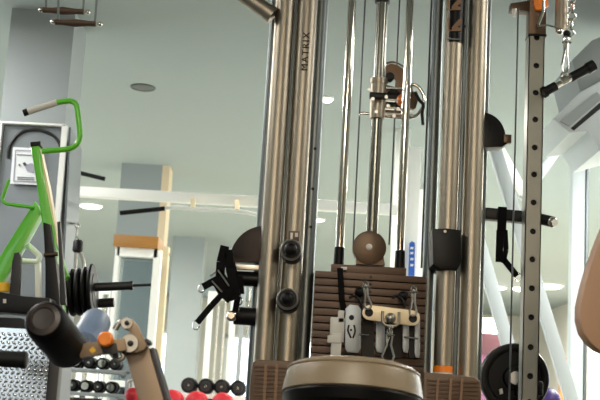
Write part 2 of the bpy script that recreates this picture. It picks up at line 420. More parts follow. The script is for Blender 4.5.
# orange sticker at the foot of the tube
part('warning_sticker', lambda bm: add_tube(bm, [(X(448.5, 3.97), 3.97, Zp(441, 372, 3.93)), (X(448.5, 3.97), 3.97, Zp(441, 365.5, 3.93))], m_(9.8, 3.97), 28), 'orange', mc, 'orange sticker')
part('sticker_band', lambda bm: add_tube(bm, [(X(448.5, 3.97), 3.97, Zp(441, 377, 3.93)), (X(448.5, 3.97), 3.97, Zp(441, 372, 3.93))], m_(9.75, 3.97), 28), 'whiteplastic', mc)

# ribbed brown shrouds at the feet of the tubes
def shroud(out, xr, ys, bands, Y):
    s_ = part('foot_shroud', lambda bm: add_prism(bm, pix(out, Y), .22, bev=.008), 'shroud', mc)
    def ribs(bm):
        y = ys[0]
        while y < ys[1]:
            add_prism(bm, pix([(xr[0], y), (xr[1], y + (xr[1] - xr[0]) * .05), (xr[1], y + 1.7 + (xr[1] - xr[0]) * .05), (xr[0], y + 1.7)], Y - .006), .012)
            y += 4.1
    part('rib', ribs, 'stack', s_)
    def bn(bm):
        for a, b_ in bands: add_prism(bm, pix([(a, ys[0] - 1), (b_, ys[0] - 1), (b_ - 4, ys[1] + 8), (a - 4, ys[1] + 8)], Y - .012), .02)
    part('rib_band', bn, 'shroudrib', s_)
shroud([(253, 362), (257, 359.5), (288, 361), (300, 364), (300, 440), (247, 440), (250, 380)], (254, 292), (365, 432), ((264.5, 267.5), (275.5, 278.5)), 3.8)
shroud([(424, 372), (450, 374), (474, 377), (481, 381), (483, 440), (420, 440)], (427, 479), (379, 436), ((437, 439.5), (450, 452.5), (461, 463.5)), 3.8)

# pulley covers on the outer sides
part('pulley_cover', lambda bm: add_prism(bm, pix([(229.5, 261)] + arc(265, 261, 35.5, 180, 268, 12) + [(266, 225), (266, 263)], 3.99), .07, bev=.004), 'cover', mc, 'brown-black quarter-round cover')
part('pulley_cover', lambda bm: add_prism(bm, pix([(482, 112)] + arc(482, 138, 24, -85, 0, 10, 26) + [(508, 143), (502, 147), (482, 147)], 3.99), .07, bev=.004), 'black', mc, 'black quarter-round cover')
part('cover_tab', lambda bm: add_box(bm, P(507, 139.5, 4.0), (m_(8, 4), .03, m_(9, 4)), None, .003), 'brownsteel', mc)
part('swivel_bracket', lambda bm: (add_box(bm, P(247, 268, 4.03), (m_(32, 4), .05, m_(5, 4)), None, .002)), 'steel', mc)
part('swivel_tube', lambda bm: (add_tube(bm, [P(231, 278, 4.03), P(266, 280, 4.03)], m_(7.5, 4), 20)), 'black', mc)
part('stop_pad', lambda bm: (add_tube(bm, [P(234, 315.5, 4.03), P(266, 317.5, 4.03)], [m_(9, 4)] * 2, 20)), 'rubber', mc)
part('pad_bolt', lambda bm: (add_lathe(bm, P(231.5, 316, 3.98), (0, -1, 0), [(0, m_(5.5, 4)), (.012, m_(5, 4)), (.02, m_(3, 4))], 20)), 'chrome', mc)

# pulley carriage halfway up the centre pole
cg = part('pulley_carriage', lambda bm: (add_tube(bm, [(XP, 4.06, Zp(377, 119, 4.06)), (XP, 4.06, Zp(377, 80, 4.06))], m_(8.2, 4.06), 24), add_tube(bm, [(XP, 4.06, Zp(377, 84, 4.06)), (XP, 4.06, Zp(377, 79, 4.06))], m_(9, 4.06), 24)), 'champ', mc)
part('carriage_plate', lambda bm: (add_prism(bm, pix([(386, 66), (391, 63), (398, 65), (405, 70), (411, 78), (413, 90), (405, 100), (398, 90), (396, 80), (392, 76), (388, 82), (385, 82)], 4.1), .02, bev=.002)), 'shroudrib', cg)
part('plate_rim', lambda bm: add_tube(bm, smoothpath(pix([(386, 64), (391, 61.5), (398, 63), (406, 68.5), (412, 77)], 4.1), .02), .004, 8), 'chrome', cg)
part('carriage_plate', lambda bm: (add_prism(bm, pix([(383, 84), (400, 88), (412, 90), (419, 97), (416, 108), (402, 114), (384, 112)], 4.15), .02, bev=.002)), 'brownsteel', cg)
part('carriage_pulley', lambda bm: add_lathe(bm, P(390, 76, 4.09), (0, 1, 0), [(0, m_(4, 4)), (.004, m_(4.8, 4)), (.03, m_(4.8, 4))]), 'black', cg)
part('carriage_pulley', lambda bm: add_lathe(bm, P(394, 96, 4.11), (0, 1, 0), [(0, m_(8, 4)), (.01, m_(9, 4)), (.02, m_(9, 4))]), 'black', cg)
part('pulley_clamp', lambda bm: add_box(bm, P(378, 96, 4.01), (m_(18, 4), .03, m_(6, 4)), None, .004), 'black', cg)
part('pull_pin', lambda bm: (add_lathe(bm, P(402, 101, 4.1), (0, -1, 0), [(0, m_(6, 4)), (.02, m_(6, 4)), (.03, m_(4, 4))])), 'orange', cg, 'orange pull pin')
part('carriage_loop', lambda bm: add_tube(bm, smoothpath(pix([(359, 115), (362, 113), (371, 114), (392, 117), (408, 118), (417, 116), (424, 106), (424, 94), (417, 85), (408, 84)], 4.09), .03), m_(1.7, 4), 10), 'chrome', cg)
part('carriage_lever', lambda bm: add_tube(bm, smoothpath(pix([(415, 92), (419, 100), (424, 105), (422, 112), (423, 125)], 4.08), .01), m_(1.8, 4), 10), 'black', cg)
for x, y in ((373, 99), (386, 97), (388, 106), (394, 116), (398, 109), (376, 112), (369, 90)): part('carriage_screw', lambda bm: add_lathe(bm, P(x, y, 4.0), (0, -1, 0), [(0, .007), (.005, .006)], 10), 'steel', cg)
for a, b_, c_, d_ in ((386, 88, 404, 89), (386, 100, 398, 101), (384, 108, 412, 110), (384, 114, 413, 115)): part('carriage_bar', lambda bm: add_bar(bm, P(a, b_, 4.07), P(c_, d_, 4.07), .008, .012), 'chrome', cg)

# selector mechanism in front of the stack
sm = part('selector_housing', lambda bm: (add_box(bm, P(337, 330, 3.93), (m_(14, 4), .04, m_(24, 4)), None, .003), add_box(bm, P(336, 346, 3.92), (m_(10, 4), .04, m_(24, 4)), None, .003),
     add_box(bm, P(334, 339.5, 3.91), (m_(13, 4), .03, m_(7, 4)), None, .002), add_box(bm, P(341, 317, 3.93), (m_(6, 4), .04, m_(12, 4)), None, .002)), 'whiteplastic', mc)
def sideplate(x0, x1, y0, y1, Y):
    w = x1 - x0
    return lambda bm: add_prism(bm, pix([(x0, y0 + 4), (x0 + w * .3, y0), (x1 - w * .2, y0 + 1), (x1, y0 + 5), (x1, y1 - 5), (x1 - w * .2, y1), (x0 + w * .1, y1 - 1), (x0 - .5, y1 - 5)], Y), .008, bev=.0015)
sp = part('side_plate', sideplate(345.5, 361, 304.5, 353, 3.9), 'greyplate', mc)
part('keyhole', lambda bm: (add_lathe(bm, P(351.5, 317.5, 3.9), (0, -1, 0), [(0, m_(2.6, 3.9)), (.002, m_(2.6, 3.9))], 16),
     add_tube(bm, smoothpath(pix([(349, 325), (347.5, 330), (351, 338)], 3.898), .01), .003, 8), add_tube(bm, smoothpath(pix([(354, 325), (355.5, 331), (353, 338)], 3.898), .01), .003, 8),
     add_lathe(bm, P(351, 330, 3.9), (0, -1, 0), [(0, .004), (.002, .004)], 12)), 'dark', sp)
part('side_plate', sideplate(376, 385, 318, 353, 3.96), 'greyplate', mc)
part('side_plate', sideplate(403, 409, 318, 353, 3.92), 'greyplate', mc)
part('side_plate', sideplate(415, 420, 312, 358, 3.93), 'greyplate', mc)
part('mechanism_body', lambda bm: (add_prism(bm, pix([(362, 330), (366, 306), (374, 318), (374, 358), (362, 358)], 3.955), .05), add_prism(bm, pix([(409, 326), (420, 326), (420, 358), (409, 358)], 3.955), .04),
     add_prism(bm, pix([(385, 322), (402, 322), (402, 358), (385, 358)], 3.975), .02)), 'black', mc)
part('axle', lambda bm: add_tube(bm, [P(359, 334.5, 3.9), P(369, 335, 3.9)], .0035, 8), 'chrome', mc)
part('axle', lambda bm: (add_tube(bm, [P(404, 337, 3.9), P(418, 338.5, 3.9)], .0035, 8)), 'chrome', mc)
for x in (357, 400): part('cable_hook', lambda bm: (add_tube(bm, smoothpath(pix([(x - 8, 298), (x - 3, 295), (x + 3, 300), (x + 5, 308)], 3.93), .02), .005, 10), add_ball(bm, P(x + 3, 292 if x < 380 else 296, 3.95), .018)), 'black', mc)
# ------------------------------------------------------------------ hanging hardware in front of the stack
def link_outline(a, b, r, n=10):                         # capsule round two pixel points
    ang = math.degrees(math.atan2(b[1] - a[1], b[0] - a[0]))
    return arc(b[0], b[1], r, ang - 90, ang + 90, n) + arc(a[0], a[1], r, ang + 90, ang + 270, n)
sb = thing('spreader_bar', 'cream metal link bar with two end holes hung before the weight stack', 'link bar', P(392, 316, 3.86))
part('bar', lambda bm: add_prism(bm, pix(link_outline((370, 312.5), (412.5, 318), 7.6), 3.86), .014, bev=.002), 'cream', sb)
for x, y in ((369, 312.5), (413, 318.5)):
    part('eyelet', lambda bm: add_lathe(bm, P(x, y, 3.859), (0, -1, 0), [(0, m_(4.2, 3.86)), (.002, m_(4, 3.86))], 20), 'dark', sb)
part('u_bolt', lambda bm: add_tube(bm, smoothpath(pix([(382.5, 311), (382.5, 323), (386, 325.5), (396, 326), (399, 323), (399, 312)], 3.845), .012), m_(1.5, 3.85), 10), 'champ', sb)
part('ball', lambda bm: add_ball(bm, P(390.5, 318, 3.86), m_(5.5, 3.86)), 'steel', sb)
part('swivel', lambda bm: (add_lathe(bm, P(390, 326, 3.845), (0, 0, -1), [(0, m_(4, 3.86)), (.006, m_(4.2, 3.86)), (.012, m_(2, 3.86)), (.03, m_(1.6, 3.86))], 16)), 'chrome', sb)
def carabiner(p, q, w, label, lean=0, cat='carabiner'):
    """pear-shaped snap hook between two pixel points"""
    Y = 3.84; t = thing('carabiner', label, cat, P(q[0], q[1], Y), 'carabiners on the machine')
    (x0, y0), (x1, y1) = p, q
    def body(bm):
        pts = [(x0, y0 - 1), (x0 + w * .5, y0 + 1), (x0 + w * .35 + (x1 - x0) * .4, y0 + (y1 - y0) * .4), (x1 + w, y0 + (y1 - y0) * .8), (x1 + w * .7, y1 - 1), (x1, y1), (x1 - w * .7, y1 - 1),
               (x1 - w, y0 + (y1 - y0) * .8), (x0 - w * .35 + (x1 - x0) * .4, y0 + (y1 - y0) * .4), (x0 - w * .5, y0 + 1)]
        add_tube(bm, pix(pts, Y), m_(1.15, Y), 8, closed=True)
    part('body', body, 'steel', t)
    part('gate', lambda bm: (add_tube(bm, pix([(x0, y0 + 3), (x1 - w * .9, y0 + (y1 - y0) * .75)], Y - .004), m_(.8, Y), 8)), 'chrome', t)
    part('eye', lambda bm: (add_ring(bm, P(x0, y0 - 2, Y), (0, 1, 0), m_(2.6, Y), m_(1.1, Y), 14), add_tube(bm, pix([(x0 - 4, y0 + 1), (x0 + 5, y0 + 1.5)], Y), m_(1.3, Y), 8)), 'chrome', t)
    return t
carabiner((365.5, 286), (368, 309), 3.4, 'small steel carabiner at the left end of the cream link bar')
carabiner((413.5, 291), (413, 316), 3.4, 'small steel carabiner at the right end of the cream link bar')
carabiner((389.5, 334), (388, 362), 6, 'larger open steel carabiner hanging below the middle of the cream link bar')

# ------------------------------------------------------------------ perforated post on the right
cc = thing('perforated_post_station', 'chrome square post with a row of adjustment holes and orange-trimmed collar', 'gym machine', (X(532), 4.0, 0))
hx = X(532); hw = m_(8.2, 4.0)
def post(bm):
    zs = [Zp(528, y, 3.97) for y in (402, 376, 347, 317, 288, 259, 231, 202, 174, 147, 119, 92, 65, 37, 10)]
    zz = [.04] + [(a + b_) / 2 for a, b_ in zip(zs, zs[1:])] + [2.5]
    yf = 4.0 - hw; n = 16; rh = m_(3.1, 4)
    def ring_sq(z0, z1, zc):
        out = []
        for k in range(n):
            a = 2 * PI * k / n; c_, s_ = math.cos(a), math.sin(a); m__ = max(abs(c_), abs(s_)); c_, s_ = c_ / m__, s_ / m__
            out.append(V((hx + c_ * hw, yf, zc + (s_ * (z1 - zc) if s_ > 0 else s_ * (zc - z0)))))
        return out
    for i, zc in enumerate(zs):
        z0, z1 = (zz[i], zz[i + 1])
        o_ = [bm.verts.new(p) for p in ring_sq(z0, z1, zc)]
        i_ = [bm.verts.new((hx + math.cos(2 * PI * k / n) * rh, yf, zc + math.sin(2 * PI * k / n) * rh)) for k in range(n)]
        j_ = [bm.verts.new((hx + math.cos(2 * PI * k / n) * rh, yf + .006, zc + math.sin(2 * PI * k / n) * rh)) for k in range(n)]
        for k in range(n):
            q = (k + 1) % n
            bm.faces.new((o_[k], o_[q], i_[q], i_[k])); bm.faces.new((i_[k], i_[q], j_[q], j_[k]))
    add_bar(bm, (hx - hw + .002, 4.0, .04), (hx - hw + .002, 4.0, 2.5), .004, hw * 2)
    add_bar(bm, (hx + hw - .002, 4.0, .04), (hx + hw - .002, 4.0, 2.5), .004, hw * 2)
    add_box(bm, (hx, 4.0 + hw, 1.27), (hw * 2, .004, 2.46))
part('post', post, 'post', cc)
part('post_lining', lambda bm: add_box(bm, (hx, 4.005, 1.27), (hw * 1.7, hw * 1.2, 2.4)), 'dark', cc)  # dark block stands in for the shade inside the hollow post
part('base_foot', lambda bm: (add_box(bm, (hx, 4.0, .03), (.22, .5, .06), None, .01)), 'black', cc)
co = part('collar', lambda bm: add_box(bm, (hx + .002, 4.0, (Zp(536, 33, 3.96) + 2.35) / 2), (m_(18, 4), m_(18, 4), 2.35 - Zp(536, 33, 3.96)), None, .004), 'brownsteel', cc)
part('collar_rim', lambda bm: add_box(bm, (hx + .002, 4.0, Zp(536, 33, 3.95)), (m_(19, 4), m_(19, 4), .008), None, .002), 'black', cc)
part('pull_pin', lambda bm: (add_prism(bm, pix([(534, -14), (547, -14), (549, 5), (545, 9), (536, 10), (534, 4)], 3.95), .03, bev=.006)), 'orange', co, 'orange pull pin')
part('latch', lambda bm: (add_tube(bm, pix([(544, -2), (543, 12), (538, 25)], 3.93), m_(1.7, 4), 10), add_tube(bm, pix([(537, 26), (548, 25), (558, 28)], 3.93), m_(1.1, 4), 8)), 'chrome', co)
part('cable_arm', lambda bm: (add_prism(bm, pix([(511, 3), (530, 0), (530, 11), (511, 9.5)], 3.97), .05, bev=.004)), 'brownsteel', cc)
xk = X(512.5)
part('steel_cable', lambda bm: add_tube(bm, [(X(512.3), 3.97, .1), (X(512.3), 3.97, Zp(514, 8, 3.97))], .0032, 8), 'cable', cc)
part('cable_end', lambda bm: add_lathe(bm, P(514.5, 9, 3.97), (0, 0, -1), [(0, .009), (.012, .01), (.03, .006)], 12), 'steel', cc)
part('swivel_arm', lambda bm: (add_tube(bm, [P(561, 30, 3.97), P(563, -70, 3.97)], m_(6.6, 4), 24)), 'champ', cc)
part('arm_tip', lambda bm: (add_ball(bm, P(559.5, 31, 3.96), m_(4.2, 4))), 'chrome', cc)
part('top_arm', lambda bm: add_box(bm, ((X(520) + X(580)) / 2, 4.0, 2.48), (X(590) - X(515), .08, .08), None, .01), 'brownsteel', cc)
part('lever_bar', lambda bm: (add_bar(bm, P(484, 214, 4.12), P(540, 219, 4.12), m_(12, 4.1), .05, (0, 1, 0), .006)), 'black', cc)
part('lever_grip', lambda bm: (add_tube(bm, [P(538, 218.5, 4.06), P(553, 222, 4.02)], m_(5.6, 4.1), 20)), 'rubber', cc)
part('grip_cap', lambda bm: (add_lathe(bm, P(552, 222, 4.02), P(557, 223, 4.0) - P(552, 222, 4.02), [(0, m_(5.8, 4)), (.006, m_(5.8, 4)), (.014, m_(4, 4))])), 'chrome', cc)
part('plate_horn', lambda bm: add_tube(bm, [P(516, 378, 4.18), P(516, 378, 4.5)], .024, 16), 'steel', cc)
part('horn_brace', lambda bm: add_box(bm, ((X(532) + P(516, 378, 4.5).x) / 2, 4.27, P(516, 378, 4.5).z - .05), (.06, .5, .05), None, .008), 'black', cc)

wd = thing('weight_plate', 'large black round weight plate partly hidden behind the perforated chrome post', 'weight plate', P(515, 377, 4.25), 'weight plates')
wc = P(515.5, 378, 4.22)
part('disc', lambda bm: add_lathe(bm, wc, (0, 1, 0), [(.012, .028), (0, .03), (0, .04), (.012, .045), (.012, m_(26, 4.2)), (.003, m_(28, 4.2)), (0, m_(30, 4.2)), (.003, m_(33.4, 4.2)), (.01, m_(34.6, 4.2)), (.045, m_(34.6, 4.2)), (.05, m_(33, 4.2))], 48), 'black', wd)
part('hub', lambda bm: add_lathe(bm, wc + V((0, -.006, 0)), (0, 1, 0), [(0, m_(5, 4.2)), (.012, m_(9, 4.2)), (.02, m_(10, 4.2))], 28), 'taupedark', wd)
part('embossing', lambda bm: [add_prism(bm, [wc + V((p[0] * m_(1, 4.2), -.002, -p[1] * m_(1, 4.2))) for p in pts], .015) for pts in
     ([(-16, 12), (-13, 11), (-12, 16), (-15, 17)], [(-1, 5), (5, 4), (6, 8), (0, 9)])], 'whiteplastic', wd)

# bar handle hanging from the swivel arm
bh = thing('bar_handle', 'short straight pull bar with black rubber ends hung under the upper right arm', 'cable handle', P(566, 80, 3.93))
A, B = P(543, 93, 3.93), P(594, 65, 3.93)
part('bar', lambda bm: add_tube(bm, [A, B], m_(3.1, 3.93), 16), 'chrome', bh)
for a, b_ in ((0, .25), (.55, 1.0)):
    part('grip', lambda bm: (add_tube(bm, [A.lerp(B, a), A.lerp(B, b_)], m_(4.9, 3.93), 18), add_tube(bm, [A.lerp(B, b_ - .13 if a else a), A.lerp(B, b_ if a else .06)], m_(6, 3.93), 18)), 'rubber', bh)
part('eye', lambda bm: (add_ring(bm, P(564.5, 76, 3.93), (0, 1, 0), m_(3.6, 3.9), m_(1.3, 3.9), 16), add_tube(bm, pix([(561, 82), (567, 79)], 3.93), m_(4.3, 3.93), 16)), 'steel', bh)
t = carabiner((566, 41), (565, 73), 3.4, 'long slim carabiner holding the straight pull bar at upper right')
ch = thing('chain', 'short chrome chain and black cable stop hanging from the upper right arm', 'chain', P(569, 30, 3.93))
for i in range(6):
    part('link', lambda bm: add_ring(bm, P(571.5 - (1.5 if i > 3 else 0), -10 + i * 8.5, 3.94), (0, 1, 0) if i % 2 else (1, .3, 0), m_(4.2, 3.9), m_(1.1, 3.9), 16), 'chrome', ch)
part('cable_stop', lambda bm: add_ball(bm, P(567, 34, 3.93), m_(4, 3.93)), 'rubber', ch)

# strap hanging from the lever bar
def strap_handle(name, label, segs, rings, Y, body=None):
    t = thing(name, label, 'strap handle', P(rings[-1][0], rings[-1][1], Y), None)
    for pts, w in segs:
        part('strap', lambda bm: [add_bar(bm, P(*a, Y), P(*b_, Y), m_(w, Y), .012, (0, 1, 0), .002) for a, b_ in zip(pts, pts[1:])], 'webbing', t)
    for x, y, r in rings:
        part('ring', lambda bm: add_ring(bm, P(x, y, Y), (.2, 1, 0), m_(r * 1.1, Y), m_(.6, Y), 18, sy=1.25), 'chrome', t)
    return t
strap_handle('strap_handle', 'black webbing strap handle looped over the dark lever bar beside the chrome post',
    [([(502.5, 207), (501.5, 232)], 9), ([(500, 230), (499, 262)], 7), ([(505, 230), (506, 250), (503, 263)], 5), ([(504, 260), (517, 276)], 6)], [(518, 277, 3)], 4.06)
a1 = strap_handle('ankle_strap', 'black ankle strap cluster with hanging ring ends left of the tall tubes',
    [([(225, 246), (221, 262), (220, 276)], 9), ([(228, 250), (230, 268), (236, 296)], 9), ([(214, 277), (222, 292), (231, 300)], 9), ([(219, 272), (229, 288), (234, 300)], 8), ([(226, 290), (212, 305), (197, 323)], 6), ([(218, 284), (212, 282), (203, 287)], 7)],
    [(201.5, 288, 3.2), (196, 325, 3.4)], 3.88)
strap_handle('strap_handle', 'black strap with chrome buckles dangling beside the ankle straps above the round stop pad',
    [([(232, 262), (236, 280), (238, 296), (235, 312)], 6), ([(240, 276), (242, 294)], 5)], [(239, 301, 3), (236, 309, 2.5)], 3.95)
part('buckle', lambda bm: [add_tube(bm, pix(p, 3.86), m_(.8, 4), 8) for p in ([(210, 276), (216, 272)], [(212, 281), (222, 292)], [(218, 270), (229, 286)])], 'steel', a1)

# ------------------------------------------------------------------ stirrup handles top left
def stirrup(x0, x1, y, dy, label, Y, m='gripbrown'):
    t = thing('stirrup_handle', label, 'cable handle', P((x0 + x1) / 2, y, Y), 'stirrup handles')
    part('grip', lambda bm: add_lathe(bm, P(x0 + 3, y, Y), P(x1 - 3, y + dy, Y) - P(x0 + 3, y, Y), [(0, m_(3, Y)), (m_(8, Y), m_(2.9, Y)), (m_((x1 - x0 - 6) / 2, Y), m_(4.2, Y)), (m_(x1 - x0 - 14, Y), m_(2.9, Y)), (m_(x1 - x0 - 6, Y), m_(3, Y))], 20), m, t)
    for x, yy, s_ in ((x0 + 1, y - .3, 1), (x1 - 1, y + dy, -1)):
        part('end_cap', lambda bm: add_ball(bm, P(x, yy, Y), m_(2.6, Y)), 'chrome', t)
        xm = (x0 + x1) / 2
        part('stirrup_arm', lambda bm: add_bar(bm, P(x + s_ * 5, yy, Y + .01), P(xm - s_ * 20 + 3, yy - 62, Y + .01), m_(2.2, Y), .006), 'champ2', t)
    part('hanger', lambda bm: (add_bar(bm, P((x0 + x1) / 2 - 14, y - 60, Y + .01), P((x0 + x1) / 2 + 24, y - 59, Y + .01), .02, .012), add_tube(bm, [P((x0 + x1) / 2 + 4, y - 60, Y + .01), V((P((x0 + x1) / 2 + 4, y - 60, Y).x, Y + .01, 2.9))], .004, 8)), 'steel', t)
stirrup(40, 89, 10, 2, 'brown-gripped stirrup handle at the top left, upper one of two', 4.0)
stirrup(52, 101, 22, 2, 'brown-gripped stirrup handle at the top left, lower one of two', 3.9)

# ------------------------------------------------------------------ round-fronted seat in the foreground
Ys = 2.45; pc = P(357, 384.5, Ys); R_ = m_(74, Ys)
bt = thing('bench_seat', 'round-fronted tan padded bench seat with a black underside in the foreground', 'bench', (pc.x, pc.y, 0))
tilt = math.radians(8.5); rollm = math.radians(1.0)
ax = (Matrix.Rotation(rollm, 3, 'Y') @ Matrix.Rotation(-tilt, 3, 'X')) @ V((0, 0, 1))
def dpad(bm, prof):
    """D-shaped pad: half round to the camera, straight sides running back"""
    cen = V((pc.x, pc.y + R_, pc.z)); u = V((1, 0, 0)); u = (u - ax * u.dot(ax)).normalized(); w = ax.cross(u).normalized()
    rings = []
    for h, r in prof:
        ring = []
        for k in range(33):
            a = PI + PI * k / 32; ring.append(cen + ax * h + u * math.cos(a) * r + w * math.sin(a) * r)
        for k in range(1, 9): ring.append(ring[32] + w * (.04 * k))
        for k in range(8, 0, -1): ring.append(ring[0] + w * (.04 * k))
        rings.append([bm.verts.new(p) for p in ring])
    n = len(rings[0])
    for A_, B_ in zip(rings, rings[1:]):
        for k in range(n): bm.faces.new((A_[k], A_[(k + 1) % n], B_[(k + 1) % n], B_[k]))
    bm.faces.new(rings[0][::-1]); bm.faces.new(rings[-1])
q = m_(1, Ys)
part('seat_pad', lambda bm: dpad(bm, [(-12 * q, R_ - 2 * q), (-10.5 * q, R_), (0 * q, R_ - 1.5 * q), (10 * q, R_ - 3.5 * q), (15 * q, R_ - 5.5 * q), (18 * q, R_ - 8 * q), (20 * q, R_ - 14 * q)]), 'leather', bt)
part('seam_piping', lambda bm: dpad(bm, [(12.4 * q, R_ - 5.5 * q), (13.4 * q, R_ - 3.6 * q), (14.6 * q, R_ - 3.6 * q), (15.4 * q, R_ - 6.5 * q)]), 'leather', bt)
part('seat_shell', lambda bm: dpad(bm, [(-30 * q, R_ - 16 * q), (-24 * q, R_ - 4 * q), (-14 * q, R_ - 1 * q), (-11.5 * q, R_ - 2 * q)]), 'black', bt, 'black underside shell')
part('support_post', lambda bm: add_tube(bm, [(pc.x, pc.y + .2, .03), (pc.x, pc.y + .2, pc.z - .05)], .035, 20), 'black', bt)
part('base_foot', lambda bm: add_box(bm, (pc.x, pc.y + .2, .02), (.22, .4, .04), None, .01), 'black', bt)

# tan back pad at the right edge
Yt = 2.7
bp = thing('back_pad', 'brown upholstered back pad with a rounded corner at the right edge', 'bench', (P(640, 300, Yt).x, Yt, 0))
part('cushion', lambda bm: add_prism(bm, pix([(640, 190), (610, 214), (600, 238), (591, 262), (584, 285), (579.5, 306), (579.5, 320), (583, 333), (590, 343), (598, 350), (608, 354), (640, 357), (690, 350), (690, 200)], Yt), .06, bev=.012), 'leather2', bp)
part('back_board', lambda bm: add_prism(bm, pix([(640, 200), (606, 240), (592, 290), (590, 325), (604, 344), (640, 347), (680, 340), (680, 210)], Yt + .062), .02), 'black', bp)
part('support_post', lambda bm: add_bar(bm, (P(640, 300, Yt).x, Yt + .12, .04), (P(640, 300, Yt).x, Yt + .12, P(640, 210, Yt).z), .06, .06), 'taupe', bp)
part('base_foot', lambda bm: add_box(bm, (P(640, 300, Yt).x, Yt + .12, .02), (.5, .6, .04), None, .01), 'black', bp)
# ------------------------------------------------------------------ leg curl bench at lower left
Yb = 2.6
lb = thing('leg_curl_bench', 'taupe leg curl bench arm with two foam rollers and an orange knob', 'bench', (P(150, 400, Yb).x, Yb, 0))
def dirp(a, ya, b, yb): return P(*a, ya), P(*b, yb)
A, B = dirp((43.5, 319), 2.38, (69, 351), 2.6)
ln = (B - A).length; r = m_(21, 2.45)
fr = part('foam_roller', lambda bm: add_lathe(bm, A, B - A, [(0, r * .74), (.004, r * .84), (.014, r * .95), (.03, r), (ln - .02, r), (ln - .005, r * .9), (ln, r * .6)], 40), 'foam', lb)
part('roller_cap', lambda bm: add_lathe(bm, A + (B - A).normalized() * .004, A - B, [(0, r * .8), (.004, r * .77), (.007, r * .55), (.005, r * .5), (.004, .001)], 36), 'foamcap', fr, 'brown end cap')
A2, B2 = dirp((92, 327), 2.9, (84, 342), 2.66)
A2, B2 = P(96, 322, 2.95), P(84, 345, 2.7)
l2 = (B2 - A2).length; r2 = m_(16, 2.8)
part('foam_roller', lambda bm: add_lathe(bm, A2, B2 - A2, [(0, r2 * .8), (.01, r2 * .95), (.02, r2), (l2 - .01, r2), (l2, r2 * .8)], 36), 'foamblue', lb, 'slate blue foam roller')
part('roller_axle', lambda bm: add_tube(bm, [A.lerp(B, .6), P(84, 347, 2.64), A2.lerp(B2, .5)], .012, 12), 'steel', lb)
ra = part('roller_arm', lambda bm: (add_prism(bm, pix([(78, 344), (124, 338), (127, 350), (80, 358)], 2.54), .035, bev=.003)), 'taupe', lb)
part('sticker', lambda bm: add_prism(bm, pix([(89, 350), (93, 346.5), (96, 350.5), (92, 353.5)], 2.538), .003), 'yellow', ra, 'yellow sticker')
part('knob', lambda bm: (add_lathe(bm, P(106.5, 339.5, 2.53), (0, -1, 0), [(0, m_(7.2, 2.56)), (.006, m_(7.6, 2.56)), (.02, m_(7.4, 2.56)), (.024, m_(6, 2.56))], 32)), 'orange', ra, 'orange round knob')
part('knob_mount', lambda bm: add_prism(bm, pix([(100, 344), (116, 343), (118, 354), (103, 354)], 2.535), .01, bev=.002), 'taupedark', ra)
hg = part('hinge_plate', lambda bm: (add_prism(bm, pix([(122, 321), (126, 318), (132, 319), (138, 326), (147, 345), (144, 350), (136, 353), (126, 352), (121, 343), (123, 336), (131, 332), (124, 329)], 2.56), .016, bev=.003)), 'taupe', lb)
part('hinge_plate', lambda bm: (add_lathe(bm, P(127, 323.5, 2.56), (0, -1, 0), [(0, m_(5.5, 2.56)), (.008, m_(5.3, 2.56))], 24), add_lathe(bm, P(130, 343.5, 2.56), (0, -1, 0), [(0, m_(9, 2.56)), (.01, m_(8.6, 2.56))], 28),
     add_tube(bm, smoothpath(pix([(115, 330), (119, 322), (128, 320)], 2.56), .03), m_(3, 2.56), 12)), 'steel', lb)
for x, y, s_ in ((127, 323, 2.6), (130.5, 343.5, 3.2), (116, 356, 2.6)):
    part('bolt', lambda bm: add_lathe(bm, P(x, y, 2.55), (0, -1, 0), [(0, m_(s_, 2.5)), (.006, m_(s_ * .9, 2.5)), (.008, m_(s_ * .4, 2.5))], 16), 'taupedark', lb)
part('lock_tab', lambda bm: add_tube(bm, smoothpath(pix([(110, 352), (118, 361), (124, 358), (120, 348)], 2.57), .02), m_(2.4, 2.56), 10), 'steel', lb)
P0, P1 = P(138.5, 351, 2.62), P(160, 425, 2.62); P2 = P0 + (P1 - P0) * ((P0.z - .05) / (P0.z - P1.z))
part('upright_tube', lambda bm: add_bar(bm, P0, P2, m_(24, 2.6), .06, (0, 1, 0), .004), 'taupe', lb)
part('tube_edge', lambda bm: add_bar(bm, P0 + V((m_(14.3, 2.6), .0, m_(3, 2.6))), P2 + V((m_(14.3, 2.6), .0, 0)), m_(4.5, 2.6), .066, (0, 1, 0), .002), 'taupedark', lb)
part('tube_collar', lambda bm: add_bar(bm, P(124, 354.5, 2.6), P(150, 341.5, 2.6), .012, .07, (0, 1, 0), .002), 'taupedark', lb)
part('base_foot', lambda bm: add_box(bm, (P2.x - .08, P2.y, .025), (.3, .5, .05), None, .01), 'taupedark', lb)

# ------------------------------------------------------------------ tread plate and black grip
Yd = 3.3
tp = thing('plate_loaded_press', 'bright green plate-loaded press with angled arms and a tread-plate foot panel', 'gym machine', (P(40, 380, Yd).x, Yd + .3, 0))
pa = part('foot_panel', lambda bm: add_prism(bm, pix([(-30, 326), (46, 330), (50, 345), (48, 430), (-30, 428)], Yd), .01), 'tread', tp)
def tread(bm):
    o, e = P(-20, 332, Yd), m_(1, Yd)
    for j in range(21):
        for i in range(13):
            x = o.x + (i * 5.7 + (j % 2) * 2.85) * e - .0 ; z = o.z - j * 4.2 * e
            s_ = 1 if j % 2 else -1
            add_lathe(bm, (x - s_ * 2.6 * e, Yd, z - 2.0 * e), (s_ * 5.2, 0, 3.9), [(0, .2 * e), (1.3 * e, 1.1 * e), (2.6 * e, 1.4 * e), (3.9 * e, 1.1 * e), (5.2 * e, .2 * e)], 8)
part('tread_pattern', tread, 'tread', pa)
part('panel_post', lambda bm: add_bar(bm, P(57, 352, Yd), V((P(57, 352, Yd).x, Yd, .02)), m_(11, Yd), .05, (0, 1, 0), .004), 'taupedark', tp)
